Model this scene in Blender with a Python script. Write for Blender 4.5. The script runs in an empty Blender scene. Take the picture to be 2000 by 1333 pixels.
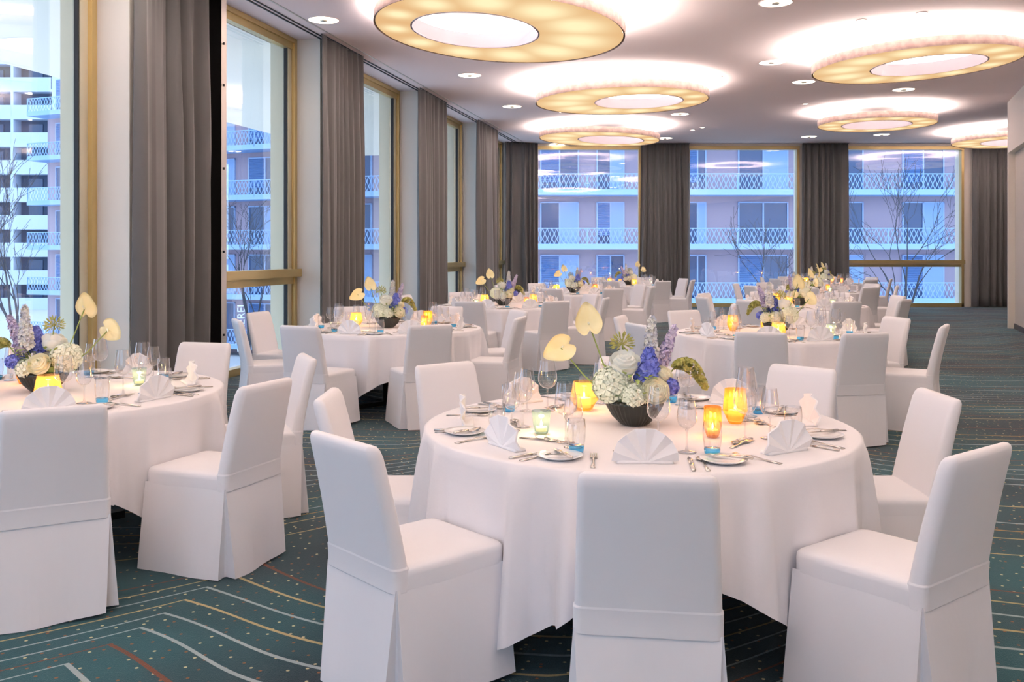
import bpy, math, random
from mathutils import Matrix, Vector, Euler
PI = math.pi
random.seed(7)
scene = bpy.context.scene
COL = scene.collection

# ------------------------------------------------------------------ camera, sky, exposure
F = 1820.0; HOR = 492.0; EYE = 1.5
cam_d = bpy.data.cameras.new('camera'); cam = bpy.data.objects.new('camera', cam_d); COL.objects.link(cam)
cam_d.sensor_width = 36; cam_d.lens = 36*F/2000; cam_d.shift_y = -(666.5-HOR)/2000
cam_d.clip_start = .05; cam_d.clip_end = 400
cam.location = (0, 0, EYE); cam.rotation_euler = (PI/2, 0, 0)
scene.camera = cam
w = bpy.data.worlds.new('dusk_sky'); scene.world = w; w.use_nodes = True
bg = w.node_tree.nodes['Background']; bg.inputs[0].default_value = (.56, .73, 1, 1); bg.inputs[1].default_value = 1.1
vs = scene.view_settings; vs.view_transform = 'Standard'; vs.look = 'None'; vs.exposure = 1.5; vs.gamma = 1; vs.use_curve_mapping = False
try:
    scene.cycles.use_denoising = True; scene.cycles.max_bounces = 7; scene.cycles.transparent_max_bounces = 20
    scene.cycles.sample_clamp_indirect = 4; scene.cycles.use_adaptive_sampling = True; scene.cycles.adaptive_threshold = .025; scene.cycles.caustics_reflective = False; scene.cycles.caustics_refractive = False
except Exception: pass
RING_UP, SPOT_L, SPOT_W = 25.0, 4.0, 12.0

# ------------------------------------------------------------------ materials
def mat(name, col, rough=.6, metal=0, spec=.5, emit=None, es=0, sheen=0, bump=None, var=None):
    m = bpy.data.materials.new(name); m.use_nodes = True
    nt = m.node_tree; b = nt.nodes['Principled BSDF']
    b.inputs['Base Color'].default_value = (*col, 1); b.inputs['Roughness'].default_value = rough
    b.inputs['Metallic'].default_value = metal; b.inputs['Specular IOR Level'].default_value = spec
    if sheen: b.inputs['Sheen Weight'].default_value = sheen
    if emit: b.inputs['Emission Color'].default_value = (*emit, 1); b.inputs['Emission Strength'].default_value = es
    tc = None
    if var or bump:
        tc = nt.nodes.new('ShaderNodeTexCoord')
    if var:                                  # (scale, colour 2)
        n = nt.nodes.new('ShaderNodeTexNoise'); n.inputs['Scale'].default_value = var[0]; n.inputs['Detail'].default_value = 5
        nt.links.new(tc.outputs['Object'], n.inputs['Vector'])
        mx = nt.nodes.new('ShaderNodeMix'); mx.data_type = 'RGBA'
        mx.inputs[6].default_value = (*col, 1); mx.inputs[7].default_value = (*var[1], 1)
        cr = nt.nodes.new('ShaderNodeMapRange'); cr.inputs[1].default_value = .35; cr.inputs[2].default_value = .65
        nt.links.new(n.outputs[0], cr.inputs[0]); nt.links.new(cr.outputs[0], mx.inputs[0]); nt.links.new(mx.outputs[2], b.inputs['Base Color'])
    if bump:                                 # (scale, strength)
        n = nt.nodes.new('ShaderNodeTexNoise'); n.inputs['Scale'].default_value = bump[0]; n.inputs['Detail'].default_value = 3
        nt.links.new(tc.outputs['Object'], n.inputs['Vector'])
        bp = nt.nodes.new('ShaderNodeBump'); bp.inputs['Strength'].default_value = bump[1]; bp.inputs['Distance'].default_value = .01
        nt.links.new(n.outputs[0], bp.inputs['Height']); nt.links.new(bp.outputs[0], b.inputs['Normal'])
    return m
def glass(name, tint=(1,1,1), refl=1.0, rough=.0, edge=1.0):
    m = bpy.data.materials.new(name); m.use_nodes = True; nt = m.node_tree; nt.nodes.clear()
    o = nt.nodes.new('ShaderNodeOutputMaterial'); t = nt.nodes.new('ShaderNodeBsdfTransparent'); t.inputs[0].default_value = (*tint, 1)
    g = nt.nodes.new('ShaderNodeBsdfGlossy'); g.inputs['Roughness'].default_value = rough; g.inputs[0].default_value = (1,1,1,1)
    lw = nt.nodes.new('ShaderNodeLayerWeight'); lw.inputs[0].default_value = .5
    pw = nt.nodes.new('ShaderNodeMath'); pw.operation = 'POWER'; pw.inputs[1].default_value = 4.0; nt.links.new(lw.outputs['Facing'], pw.inputs[0])
    f = nt.nodes.new('ShaderNodeMath'); f.operation = 'MULTIPLY_ADD'; f.inputs[1].default_value = .75; f.inputs[2].default_value = .05; nt.links.new(pw.outputs[0], f.inputs[0])
    mu = nt.nodes.new('ShaderNodeMath'); mu.operation = 'MULTIPLY'; mu.inputs[1].default_value = refl; mu.use_clamp = True
    mx = nt.nodes.new('ShaderNodeMixShader')
    tm = nt.nodes.new('ShaderNodeMix'); tm.data_type = 'RGBA'; tm.inputs[6].default_value = (*tint,1); tm.inputs[7].default_value = (*[c*edge for c in tint],1); nt.links.new(pw.outputs[0], tm.inputs[0]); nt.links.new(tm.outputs[2], t.inputs[0])
    nt.links.new(f.outputs[0], mu.inputs[0]); nt.links.new(mu.outputs[0], mx.inputs[0])
    nt.links.new(t.outputs[0], mx.inputs[1]); nt.links.new(g.outputs[0], mx.inputs[2]); nt.links.new(mx.outputs[0], o.inputs[0])
    return m
def emis(name, col, s):
    m = bpy.data.materials.new(name); m.use_nodes = True; nt = m.node_tree; nt.nodes.clear()
    o = nt.nodes.new('ShaderNodeOutputMaterial'); e = nt.nodes.new('ShaderNodeEmission'); e.inputs[0].default_value = (*col, 1); e.inputs[1].default_value = s
    nt.links.new(e.outputs[0], o.inputs[0]); return m

M = {}
M['linen'] = mat('white_linen', (.86,.835,.85), .85, spec=.15, bump=(60,.06))
M['cover'] = mat('chair_cover_cloth', (.86,.84,.855), .85, spec=.15, bump=(14,.05))
M['napkin'] = mat('napkin_cloth', (.9,.885,.89), .85, spec=.1)
M['wall'] = mat('cream_plaster', (.86,.79,.69), .8, spec=.2, bump=(90,.03))
M['wall_beige'] = mat('beige_wallcover', (.55,.49,.42), .8, bump=(120,.05))
M['ceil'] = mat('ceiling_paint', (.93,.775,.735), .9, spec=.1)
M['gold_frame'] = mat('champagne_anodised_frame', (.62,.48,.22), .38, .75)
M['frame_in'] = mat('pale_frame_profile', (.66,.62,.48), .5, .3)
M['ext'] = mat('exterior_reveal', (.72,.66,.48), .8)
M['soffit'] = mat('exterior_soffit', (.92,.82,.68), .8)
M['black'] = mat('black_slot', (.004,.004,.004), .9, spec=.0)
M['alu'] = mat('brushed_aluminium', (.62,.58,.52), .4, .7)
M['curtain'] = mat('charcoal_curtain_cloth', (.095,.093,.089), .8, sheen=.3, bump=(200,.05))
M['plinth'] = mat('dark_plinth', (.03,.025,.022), .5)
M['pane'] = glass('window_glass', (.95,.98,1), 1.5)
M['crystal'] = glass('crystal_glass', (.92,.92,.93), 2.0, edge=.22)
M['blueglass'] = glass('blue_glass', (.22,.66,.90), 1.6, edge=.5)
def votive(name, tint, glow, gloss, rough, tr=.15):
    m = bpy.data.materials.new(name); m.use_nodes = True; nt = m.node_tree; nt.nodes.clear(); N = nt.nodes.new; L = nt.links.new
    o = N('ShaderNodeOutputMaterial'); t = N('ShaderNodeBsdfTransparent'); t.inputs[0].default_value = (*tint,1); tl = N('ShaderNodeBsdfTranslucent'); tl.inputs[0].default_value = (*glow,1)
    g = N('ShaderNodeBsdfGlossy'); g.inputs[0].default_value = (*glow,1); g.inputs['Roughness'].default_value = rough
    a_ = N('ShaderNodeMixShader'); a_.inputs[0].default_value = tr; b2 = N('ShaderNodeMixShader'); b2.inputs[0].default_value = gloss
    L(t.outputs[0], a_.inputs[1]); L(tl.outputs[0], a_.inputs[2]); L(a_.outputs[0], b2.inputs[1]); L(g.outputs[0], b2.inputs[2]); L(b2.outputs[0], o.inputs[0]); return m
M['greyglass'] = votive('smoky_blue_glass', (.74,.84,.86), (.40,.54,.58), .08, .1, .05)
M['amberglass'] = votive('amber_glass', (.98,.86,.62), (.95,.66,.30), .10, .08)
M['goldglass'] = votive('gold_mercury_glass', (.96,.80,.46), (.92,.62,.20), .26, .18)
M['copperglass'] = votive('copper_glass', (.92,.70,.42), (.82,.46,.18), .28, .15)
M['wax'] = mat('candle_wax', (.95,.82,.55), .5, emit=(1,.60,.20), es=.5)  # glow of the flame put into the wax as emission
M['flame'] = emis('candle_flame', (1,.72,.32), 30)
M['steel'] = mat('cutlery_steel', (.62,.58,.54), .22, 1)
M['china'] = mat('white_china', (.88,.86,.85), .18)
M['bowl'] = mat('dark_glazed_bowl', (.010,.014,.010), .12)
M['wood'] = mat('table_plywood', (.32,.22,.13), .6)
M['darkmetal'] = mat('dark_metal', (.03,.03,.03), .5, .6)
M['hydr'] = mat('white_hydrangea_petal', (.86,.90,.74), .6, spec=.2)
M['rose'] = mat('cream_rose_petal', (.90,.88,.68), .55, spec=.2)
M['ranun'] = mat('white_ranunculus_petal', (.90,.92,.86), .55, spec=.2)
M['blue'] = mat('blue_hyacinth_petal', (.10,.13,.55), .55, var=(40,(.22,.28,.72)))
M['pale'] = mat('pale_lilac_petal', (.62,.64,.74), .6, var=(30,(.80,.80,.70)))
M['lilac'] = mat('lilac_petal', (.50,.42,.66), .6, var=(30,(.72,.66,.76)))
M['anth'] = mat('cream_anthurium', (.90,.78,.38), .4, var=(9,(.92,.84,.52)))
M['stem'] = mat('green_stem', (.26,.34,.08), .5)
M['leaf'] = mat('green_leaf', (.16,.27,.06), .5, var=(20,(.34,.42,.12)))
M['ama'] = mat('green_amaranth', (.30,.33,.07), .7, var=(60,(.52,.48,.14)))
M['leafgold'] = mat('silver_leaf_band', (.46,.33,.29), .55, .25, var=(9,(.66,.52,.46)))
M['innerband'] = mat('white_inner_band', (.85,.80,.85), .6)
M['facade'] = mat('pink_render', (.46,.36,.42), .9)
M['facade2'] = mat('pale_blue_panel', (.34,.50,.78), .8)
M['slab'] = mat('balcony_concrete', (.36,.54,.80), .85)  # blue cast of the outdoor light put into the facade colours
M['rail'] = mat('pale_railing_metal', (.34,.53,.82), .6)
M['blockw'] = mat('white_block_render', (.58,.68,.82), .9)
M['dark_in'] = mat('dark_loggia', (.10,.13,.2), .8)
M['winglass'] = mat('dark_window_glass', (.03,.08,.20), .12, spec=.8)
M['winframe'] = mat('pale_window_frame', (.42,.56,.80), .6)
M['bark'] = mat('bare_tree_bark', (.06,.06,.075), .9)
M['ground'] = mat('street_paving', (.55,.55,.55), .9)
M['letter'] = mat('white_sign_letters', (.9,.92,.95), .6)
M['downlight'] = emis('downlight_glow', (1,.90,.72), SPOT_L)
M['uplight'] = emis('ring_uplight_strip', (1,.93,.90), RING_UP)
# blinds: fine horizontal slats (too small to pick apart)
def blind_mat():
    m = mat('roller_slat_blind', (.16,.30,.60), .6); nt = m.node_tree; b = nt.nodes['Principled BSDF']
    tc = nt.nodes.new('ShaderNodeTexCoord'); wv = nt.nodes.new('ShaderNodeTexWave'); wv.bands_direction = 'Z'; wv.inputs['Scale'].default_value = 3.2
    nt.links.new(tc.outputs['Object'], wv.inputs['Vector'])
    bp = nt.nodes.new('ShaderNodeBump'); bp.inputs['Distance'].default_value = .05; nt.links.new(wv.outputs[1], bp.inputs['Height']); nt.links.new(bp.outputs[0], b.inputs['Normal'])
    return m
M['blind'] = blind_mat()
# ring-lamp diffuser: warm emissive panel, lamp glow painted in as brighter zones
def diffuser_mat():
    m = bpy.data.materials.new('ring_diffuser'); m.use_nodes = True; nt = m.node_tree; nt.nodes.clear(); N = nt.nodes.new; L = nt.links.new
    tc = N('ShaderNodeTexCoord'); at = N('ShaderNodeAttribute'); at.attribute_name = 'bulb_glow'
    cr = N('ShaderNodeValToRGB'); e = cr.color_ramp.elements
    e[0].position = 0; e[0].color = (.74,.45,.21,1); e[1].position = 1; e[1].color = (1,.84,.50,1)
    em = N('ShaderNodeEmission'); o = N('ShaderNodeOutputMaterial'); em.inputs[1].default_value = .39
    L(at.outputs['Fac'], cr.inputs[0]); L(cr.outputs[0], em.inputs[0]); L(em.outputs[0], o.inputs[0])
    return m
M['diff'] = diffuser_mat()
def carpet_mat():
    m = mat('patterned_carpet', (.02,.1,.12), .95, spec=.1); nt = m.node_tree; b = nt.nodes['Principled BSDF']; N = nt.nodes.new; L = nt.links.new
    def math_(op, a, c=None, d=None):
        n = N('ShaderNodeMath'); n.operation = op
        for i, v in enumerate((a, c, d)):
            if v is None: continue
            if isinstance(v, (int, float)): n.inputs[i].default_value = v
            else: L(v, n.inputs[i])
        return n.outputs[0]
    geo = N('ShaderNodeNewGeometry'); sp = N('ShaderNodeSeparateXYZ'); L(geo.outputs['Position'], sp.inputs[0]); X, Y = sp.outputs[0], sp.outputs[1]
    nz = N('ShaderNodeTexNoise'); nz.inputs['Scale'].default_value = .45; nz.inputs['Detail'].default_value = 1; L(geo.outputs['Position'], nz.inputs['Vector'])
    # arcs meeting in cusps along slanting lines
    u = math_('MULTIPLY_ADD', X, .36, math_('MULTIPLY_ADD', Y, -.14, .10))
    u = math_('ADD', u, math_('MULTIPLY', math_('SUBTRACT', nz.outputs[0], .5), .35))
    s = math_('FRACT', u)
    fall = math_('POWER', math_('MAXIMUM', math_('SUBTRACT', 1, math_('DIVIDE', s, .72)), 0), 2.0)
    rise = math_('POWER', math_('MAXIMUM', math_('DIVIDE', math_('SUBTRACT', s, .72), .28), 0), 1.6)
    arc = math_('MULTIPLY', math_('ADD', fall, rise), .62)
    v = math_('SUBTRACT', Y, arc)
    v = math_('ADD', v, math_('MULTIPLY', nz.outputs[0], .5))
    k = math_('DIVIDE', v, .16); fr = math_('FRACT', k); ix = math_('FLOOR', k)
    wn = N('ShaderNodeTexWhiteNoise'); wn.noise_dimensions = '1D'; L(ix, wn.inputs['W'])
    w2 = N('ShaderNodeTexWhiteNoise'); w2.noise_dimensions = '1D'; L(math_('ADD', ix, 37.3), w2.inputs['W'])
    line = math_('MULTIPLY', math_('LESS_THAN', math_('ABSOLUTE', math_('SUBTRACT', fr, .5)), .052), math_('GREATER_THAN', w2.outputs[0], .2))
    cr = N('ShaderNodeValToRGB'); cr.color_ramp.interpolation = 'CONSTANT'; e = cr.color_ramp.elements
    e[0].position = 0; e[0].color = (.27,.32,.33,1); e[1].position = .34; e[1].color = (.36,.28,.13,1)
    for p, c in ((.55,(.30,.17,.045,1)),(.74,(.13,.035,.012,1)),(.9,(.18,.28,.28,1))):
        x = e.new(p); x.color = c
    L(wn.outputs[0], cr.inputs[0])
    n2 = N('ShaderNodeTexNoise'); n2.inputs['Scale'].default_value = .7; L(geo.outputs['Position'], n2.inputs['Vector'])
    bgc = N('ShaderNodeMix'); bgc.data_type = 'RGBA'; bgc.inputs[6].default_value = (.004,.018,.026,1); bgc.inputs[7].default_value = (.006,.062,.076,1)
    mr = N('ShaderNodeMapRange'); mr.inputs[1].default_value = .38; mr.inputs[2].default_value = .62; L(n2.outputs[0], mr.inputs[0]); L(mr.outputs[0], bgc.inputs[0])
    vo = N('ShaderNodeTexVoronoi'); vo.voronoi_dimensions = '2D'; vo.inputs['Scale'].default_value = 13; vo.inputs['Randomness'].default_value = .8; L(geo.outputs['Position'], vo.inputs['Vector'])
    dot = math_('LESS_THAN', vo.outputs['Distance'], .085)
    sc_ = N('ShaderNodeSeparateColor'); L(vo.outputs['Color'], sc_.inputs[0])
    dc = N('ShaderNodeMix'); dc.data_type = 'RGBA'; dc.inputs[6].default_value = (.20,.07,.02,1); dc.inputs[7].default_value = (.50,.42,.24,1)
    L(math_('GREATER_THAN', sc_.outputs[0], .5), dc.inputs[0])
    m1 = N('ShaderNodeMix'); m1.data_type = 'RGBA'; L(dot, m1.inputs[0]); L(bgc.outputs[2], m1.inputs[6]); L(dc.outputs[2], m1.inputs[7])
    m2 = N('ShaderNodeMix'); m2.data_type = 'RGBA'; L(line, m2.inputs[0]); L(m1.outputs[2], m2.inputs[6]); L(cr.outputs[0], m2.inputs[7])
    L(m2.outputs[2], b.inputs['Base Color'])
    n3 = N('ShaderNodeTexNoise'); n3.inputs['Scale'].default_value = 220; L(geo.outputs['Position'], n3.inputs['Vector'])
    bp = N('ShaderNodeBump'); bp.inputs['Strength'].default_value = .5; bp.inputs['Distance'].default_value = .006; L(n3.outputs[0], bp.inputs['Height']); L(bp.outputs[0], b.inputs['Normal'])
    b.inputs['Sheen Weight'].default_value = .16; b.inputs['Sheen Roughness'].default_value = .5
    return m
M['carpet'] = carpet_mat()

# ------------------------------------------------------------------ mesh helpers
class MB:
    def __init__(s): s.v = []; s.f = []
    def add(s, vs, fs):
        o = len(s.v); s.v += [tuple(p) for p in vs]; s.f += [tuple(i+o for i in f) for f in fs]; return s
    def box(s, a, b, M4=None):
        x0,y0,z0 = a; x1,y1,z1 = b
        vs = [(x0,y0,z0),(x1,y0,z0),(x1,y1,z0),(x0,y1,z0),(x0,y0,z1),(x1,y0,z1),(x1,y1,z1),(x0,y1,z1)]
        if M4: vs = [M4 @ Vector(p) for p in vs]
        return s.add(vs, [(0,3,2,1),(4,5,6,7),(0,1,5,4),(1,2,6,5),(2,3,7,6),(3,0,4,7)])
    def loft(s, secs, closed=True, cap0=True, cap1=True):
        n = len(secs[0]); vs = [p for c in secs for p in c]; fs = []
        for i in range(len(secs)-1):
            for j in range(n if closed else n-1):
                k = (j+1) % n
                fs.append((i*n+j, i*n+k, (i+1)*n+k, (i+1)*n+j))
        if cap0: fs.append(tuple(reversed(range(n))))
        if cap1: fs.append(tuple((len(secs)-1)*n+j for j in range(n)))
        return s.add(vs, fs)
    def lathe(s, prof, n=20, c=(0,0,0), ribs=None, cap0=False, cap1=False):
        secs = []
        for i, (r, z) in enumerate(prof):
            ring = []
            for j in range(n):
                a = 2*PI*j/n; rr = r
                if ribs: rr = r*(1 + ribs[1]*math.cos(j*PI/2)*ribs[2][i])
                ring.append((c[0]+rr*math.cos(a), c[1]+rr*math.sin(a), c[2]+z))
            secs.append(ring)
        return s.loft(secs, True, cap0, cap1)
    def tube(s, pts, rad, n=6):
        pts = [Vector(p) for p in pts]
        if not isinstance(rad, (list, tuple)): rad = [rad]*len(pts)
        secs = []
        for i, p in enumerate(pts):
            t = (pts[min(i+1, len(pts)-1)] - pts[max(i-1, 0)]).normalized()
            a = t.cross(Vector((0,0,1)))
            if a.length < .1: a = t.cross(Vector((0,1,0)))
            a.normalize(); b = t.cross(a)
            secs.append([p + rad[i]*(math.cos(2*PI*k/n)*a + math.sin(2*PI*k/n)*b) for k in range(n)])
        return s.loft(secs)
    def mesh(s, name, m, smooth=False):
        me = bpy.data.meshes.new(name); me.from_pydata([tuple(p) for p in s.v], [], s.f); me.update()
        me.materials.append(M[m] if isinstance(m, str) else m)
        if smooth:
            me.polygons.foreach_set('use_smooth', [True]*len(me.polygons))
        return me
def obj(name, me, parent=None, loc=None, rot=None):
    o = bpy.data.objects.new(name, me); COL.objects.link(o)
    if loc: o.location = loc
    if rot is not None: o.rotation_euler = rot if isinstance(rot, (tuple, list)) else (0,0,rot)
    if parent: o.parent = parent
    return o
def empty(name, loc=(0,0,0), rz=0):
    o = bpy.data.objects.new(name, None); COL.objects.link(o); o.location = loc; o.rotation_euler = (0,0,rz); o.empty_display_size = .1; return o
def tag(o, label, cat, group=None, kind=None):
    o['label'] = label; o['category'] = cat
    if group: o['group'] = group
    if kind: o['kind'] = kind
    return o
def struct(name, mb, m, label, cat, smooth=False):
    return tag(obj(name, mb.mesh(name, m, smooth)), label, cat, kind='structure')
def rrect(hw, hd, r, n=5, cy=0):
    pts = []
    for cx, cyy, a0 in ((hw-r, hd-r, 0), (-hw+r, hd-r, PI/2), (-hw+r, -hd+r, PI), (hw-r, -hd+r, 1.5*PI)):
        for i in range(n+1):
            a = a0 + PI/2*i/n; pts.append((cx+r*math.cos(a), cy+cyy+r*math.sin(a)))
    return pts

# ------------------------------------------------------------------ room shell
WX0, WS = -5.477, .222                       # inner line of the slanting left wall: X = WX0 + WS*Y
WD = Vector((WS, 1, 0)).normalized(); WN = Vector((-WD.y, WD.x, 0))
FARY, CEIL, BACKY = 25.3, 4.43, -4.0
def LW(y, w, z): return Vector((WX0+WS*y, y, z)) + WN*w
def wbox(mb, y0, y1, w0, w1, z0, z1):
    p = [LW(y,w_,z) for z in (z0,z1) for (y,w_) in ((y0,w0),(y1,w0),(y1,w1),(y0,w1))]
    mb.add(p, [(0,3,2,1),(4,5,6,7),(0,1,5,4),(1,2,6,5),(2,3,7,6),(3,0,4,7)]); return mb
RX, RY, RS = 9.73, 18.3, .379                # end of the right wall, its slant
def RWX(y): return RX - RS*(RY-y)
a, b_ = LW(BACKY,.42,0), LW(FARY+.6,.42,0)
mb = MB(); poly = [(a.x,a.y),(17,BACKY),(17,FARY+.3),(b_.x,FARY+.3)]
mb.add([(x,y,0) for x,y in poly]+[(x,y,-.25) for x,y in poly], [(0,1,2,3),(7,6,5,4),(0,4,5,1),(1,5,6,2),(2,6,7,3),(3,7,4,0)])
struct('floor', mb, 'carpet', 'teal carpet with wavy grey, gold and rust contour lines and flecks', 'floor')
a, b_ = LW(BACKY,.74,0), LW(FARY+.6,.74,0); poly = [(a.x,a.y),(17,BACKY),(17,FARY+.3),(b_.x,FARY+.3)]
mb = MB(); mb.add([(x,y,CEIL) for x,y in poly]+[(x,y,CEIL+.3) for x,y in poly], [(3,2,1,0),(4,5,6,7),(1,5,4,0),(2,6,5,1),(3,7,6,2),(0,4,7,3)])
struct('ceiling', mb, 'ceil', 'smooth pinkish white ceiling with ring lamps and round downlights', 'ceiling')
# left wall: pillars between the windows
PIL = [(4.2,5.9),(8.66,10.24),(12.8,14.35),(16.95,18.5),(21.1,22.65),(25.0,25.9)]
mb = MB()
wbox(mb, BACKY, .8, .0, .74, 0, CEIL)
for y0, y1 in PIL: wbox(mb, y0, y1, .0, .40, 0, CEIL)
struct('wall_left', mb, 'wall', 'cream plaster pillars and reveals between the left-hand windows', 'wall')
mb = MB()
for y0, y1 in PIL: wbox(mb, y0-.0, y1, .40, .74, -.3, CEIL)
struct('trim_1', mb, 'ext', 'pale outer reveals outside the left-hand window frames', 'facade')
mb = MB(); wbox(mb, -4, 27, .74, 5.4, CEIL-.03, CEIL+.3)
struct('trim_2', mb, 'soffit', 'pale roof overhang outside the left-hand windows', 'overhang')
# track recess lines in the ceiling along the left wall
mb = MB(); wbox(mb, BACKY, FARY, -.02, .0, CEIL-.012, CEIL)
wbox(mb, BACKY, FARY, -.09, -.075, CEIL-.012, CEIL)
struct('trim_3', mb, 'darkmetal', 'thin dark curtain track running along the left ceiling edge', 'curtain track')
mb = MB(); wbox(mb, BACKY, FARY, -.26, -.24, CEIL-.006, CEIL)
struct('trim_4', mb, 'alu', 'slim pale ceiling profile beside the curtain track', 'ceiling trim')
# movable partition jamb: black slot and metal strip
jr = empty('partition_jamb', LW(10.1,0,0)); tag(jr, 'black partition slot with a screwed metal strip beside the first curtain', 'jamb')
def loc_mb(mb, root):
    mb.v = [tuple(Vector(p)-root.location) for p in mb.v]; return mb
mb = MB(); wbox(mb, 9.80, 10.05, -.12, -.003, .002, CEIL-.014); obj('slot', loc_mb(mb, jr).mesh('slot','black'), jr)
mb = MB(); wbox(mb, 10.055, 10.16, -.12, -.003, .002, CEIL-.014); obj('metal_strip', loc_mb(mb, jr).mesh('metal_strip','alu'), jr)
for z in (.6,1.5,2.4,3.3,3.75):
    mb = MB(); p = LW(10.10,-.122,z); mb.box((p.x-.012,p.y-.012,z-.012),(p.x+.012,p.y+.0,z+.012)); obj('screw', loc_mb(mb, jr).mesh('screw','darkmetal'), jr)

def left_window(idx, y0, y1, label, trans=True):
    r = empty('window_%d' % idx, LW((y0+y1)/2,.4,0)); tag(r, label, 'window', kind='structure')
    top = 4.37
    def part(name, boxes, m, parent=None):
        mb = MB()
        for q in boxes: wbox(mb, *q)
        return obj(name, loc_mb(mb, r).mesh(name, m), r)
    fw = .07
    part('frame_post', [(y1-fw,y1,.34,.46,0,top)], 'gold_frame'); part('frame_post', [(y0,y0+fw,.34,.46,0,top)], 'gold_frame')
    part('inner_profile', [(y1-fw-.10,y1-fw,.39,.47,.08,top-.08)], 'frame_in'); part('inner_profile', [(y0+fw,y0+fw+.10,.39,.47,.08,top-.08)], 'frame_in')
    part('gasket', [(y1-fw-.112,y1-fw-.10,.40,.45,.08,top-.08)], 'darkmetal')
    part('head_rail', [(y0,y1,.34,.46,top,CEIL),(y0,y1,.37,.46,top-.09,top)], 'gold_frame')
    if trans:
        part('transom', [(y0+fw,y1-fw,.36,.46,1.06,1.155)], 'gold_frame')
        part('transom_ledge', [(y0+.0,y1-.002,.27,.47,1.16,1.265)], 'gold_frame')
    part('bottom_rail', [(y0,y1,.34,.46,.0,.085)], 'gold_frame')
    if trans: part('upper_pane', [(y0+fw,y1-fw,.425,.432,1.265,top-.09)], 'pane'); part('lower_pane', [(y0+fw,y1-fw,.425,.432,.085,1.06)], 'pane')
    else: part('pane', [(y0+fw,y1-fw,.425,.432,.085,top-.09)], 'pane')
    return r
left_window(1, .8, 4.2, 'champagne framed window behind the nearest left-hand corner, outside the view')
left_window(2, 5.9, 8.66, 'champagne framed window at the left edge, behind the nearest flowers', False)
left_window(3, 10.24, 12.8, 'tall champagne framed window with transom right of the first curtain')
left_window(4, 14.35, 16.95, 'full-height champagne framed window between second and third curtains', False)
left_window(5, 18.5, 21.1, 'narrow-looking champagne framed window between third and fourth curtains')
left_window(6, 22.65, 25.0, 'sliver of champagne framed window beside the fourth curtain')
# far wall
S = F/FARY
def fx(px): return (px-1000)/S
mb = MB(); x0 = -.6
openings = [(fx(1046),fx(1252)),(fx(1342),fx(1561)),(fx(1650),fx(1882))]
HEAD = 4.36
cur = x0
for o0,o1 in openings:
    mb.box((cur,FARY,0),(o0,FARY+.5,CEIL)); cur = o1
mb.box((cur,FARY,0),(17,FARY+.5,CEIL))
for o0,o1 in openings: mb.box((o0,FARY,HEAD),(o1,FARY+.5,CEIL))
struct('wall_far', mb, 'wall', 'cream far wall pierced by three tall windows', 'wall')
def far_window(idx, o0, o1, trans, label):
    r = empty('window_%d' % idx, ((o0+o1)/2, FARY, 0)); tag(r, label, 'window', kind='structure')
    def part(name, boxes, m):
        mb = MB()
        for q in boxes: mb.box((q[0],FARY+q[2],q[4]),(q[1],FARY+q[3],q[5]))
        return obj(name, loc_mb(mb, r).mesh(name, m), r)
    fw = .07
    part('frame_post', [(o0,o0+fw,-.03,.12,0,HEAD)], 'gold_frame'); part('frame_post', [(o1-fw,o1,-.03,.12,0,HEAD)], 'gold_frame')
    part('head_rail', [(o0,o1,-.05,.12,HEAD-.09,HEAD)], 'gold_frame'); part('bottom_rail', [(o0,o1,-.03,.12,0,.10)], 'gold_frame')
    if trans:
        part('transom', [(o0+fw,o1-fw,.0,.12,1.09,1.165)], 'gold_frame'); part('transom_ledge', [(o0,o1,-.10,.12,1.17,1.27)], 'gold_frame')
        part('upper_pane', [(o0+fw,o1-fw,.05,.057,1.27,HEAD-.09)], 'pane'); part('lower_pane', [(o0+fw,o1-fw,.05,.057,.10,1.09)], 'pane')
    else: part('pane', [(o0+fw,o1-fw,.05,.057,.10,HEAD-.09)], 'pane')
far_window(7, *openings[0], False, 'far wall window nearest the left corner')
far_window(8, *openings[1], False, 'middle window of the far wall between two grey curtains')
far_window(9, *openings[2], True, 'right far window with champagne transom and bare tree outside')
# right wall: header over a recessed beige panel, cream jamb, dark plinth
def rbox(mb, y0, y1, d0, d1, z0, z1):
    n = Vector((1,-RS,0)).normalized()
    p = [Vector((RWX(y),y,z))+n*d for z in (z0,z1) for (y,d) in ((y0,d0),(y0,d1),(y1,d1),(y1,d0))]
    mb.add(p, [(0,3,2,1),(4,5,6,7),(0,1,5,4),(1,2,6,5),(2,3,7,6),(3,0,4,7)])
mb = MB(); rbox(mb, BACKY, RY, 0, .45, 3.43, CEIL); rbox(mb, RY-.10, RY, 0, .45, 0, 3.43); rbox(mb, BACKY, 8, 0, .45, 0, 3.43)
struct('wall_right', mb, 'wall', 'cream right-hand wall with a header above a recess', 'wall')
mb = MB(); rbox(mb, 8, RY-.10, .12, .45, .1, 3.43)
struct('wall_recess', mb, 'wall_beige', 'beige recessed panel below the right-hand header', 'wall')
mb = MB(); rbox(mb, 8, RY-.10, .10, .45, 0, .1)
struct('baseboard_right', mb, 'plinth', 'dark plinth along the foot of the right-hand recess', 'baseboard')
mb = MB(); bx0, bx1 = -7.2, 2.2
for q in ((bx0,-5.6),(-3.2,-2.4),(0,bx1)): mb.box((q[0],BACKY-.3,0),(q[1],BACKY,CEIL))
for q in ((-5.6,-3.2),(-2.4,0)): mb.box((q[0],BACKY-.3,HEAD),(q[1],BACKY,CEIL))
struct('wall_back', mb, 'wall', 'cream wall behind the photographer with two windows added for fill daylight', 'wall')
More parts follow.
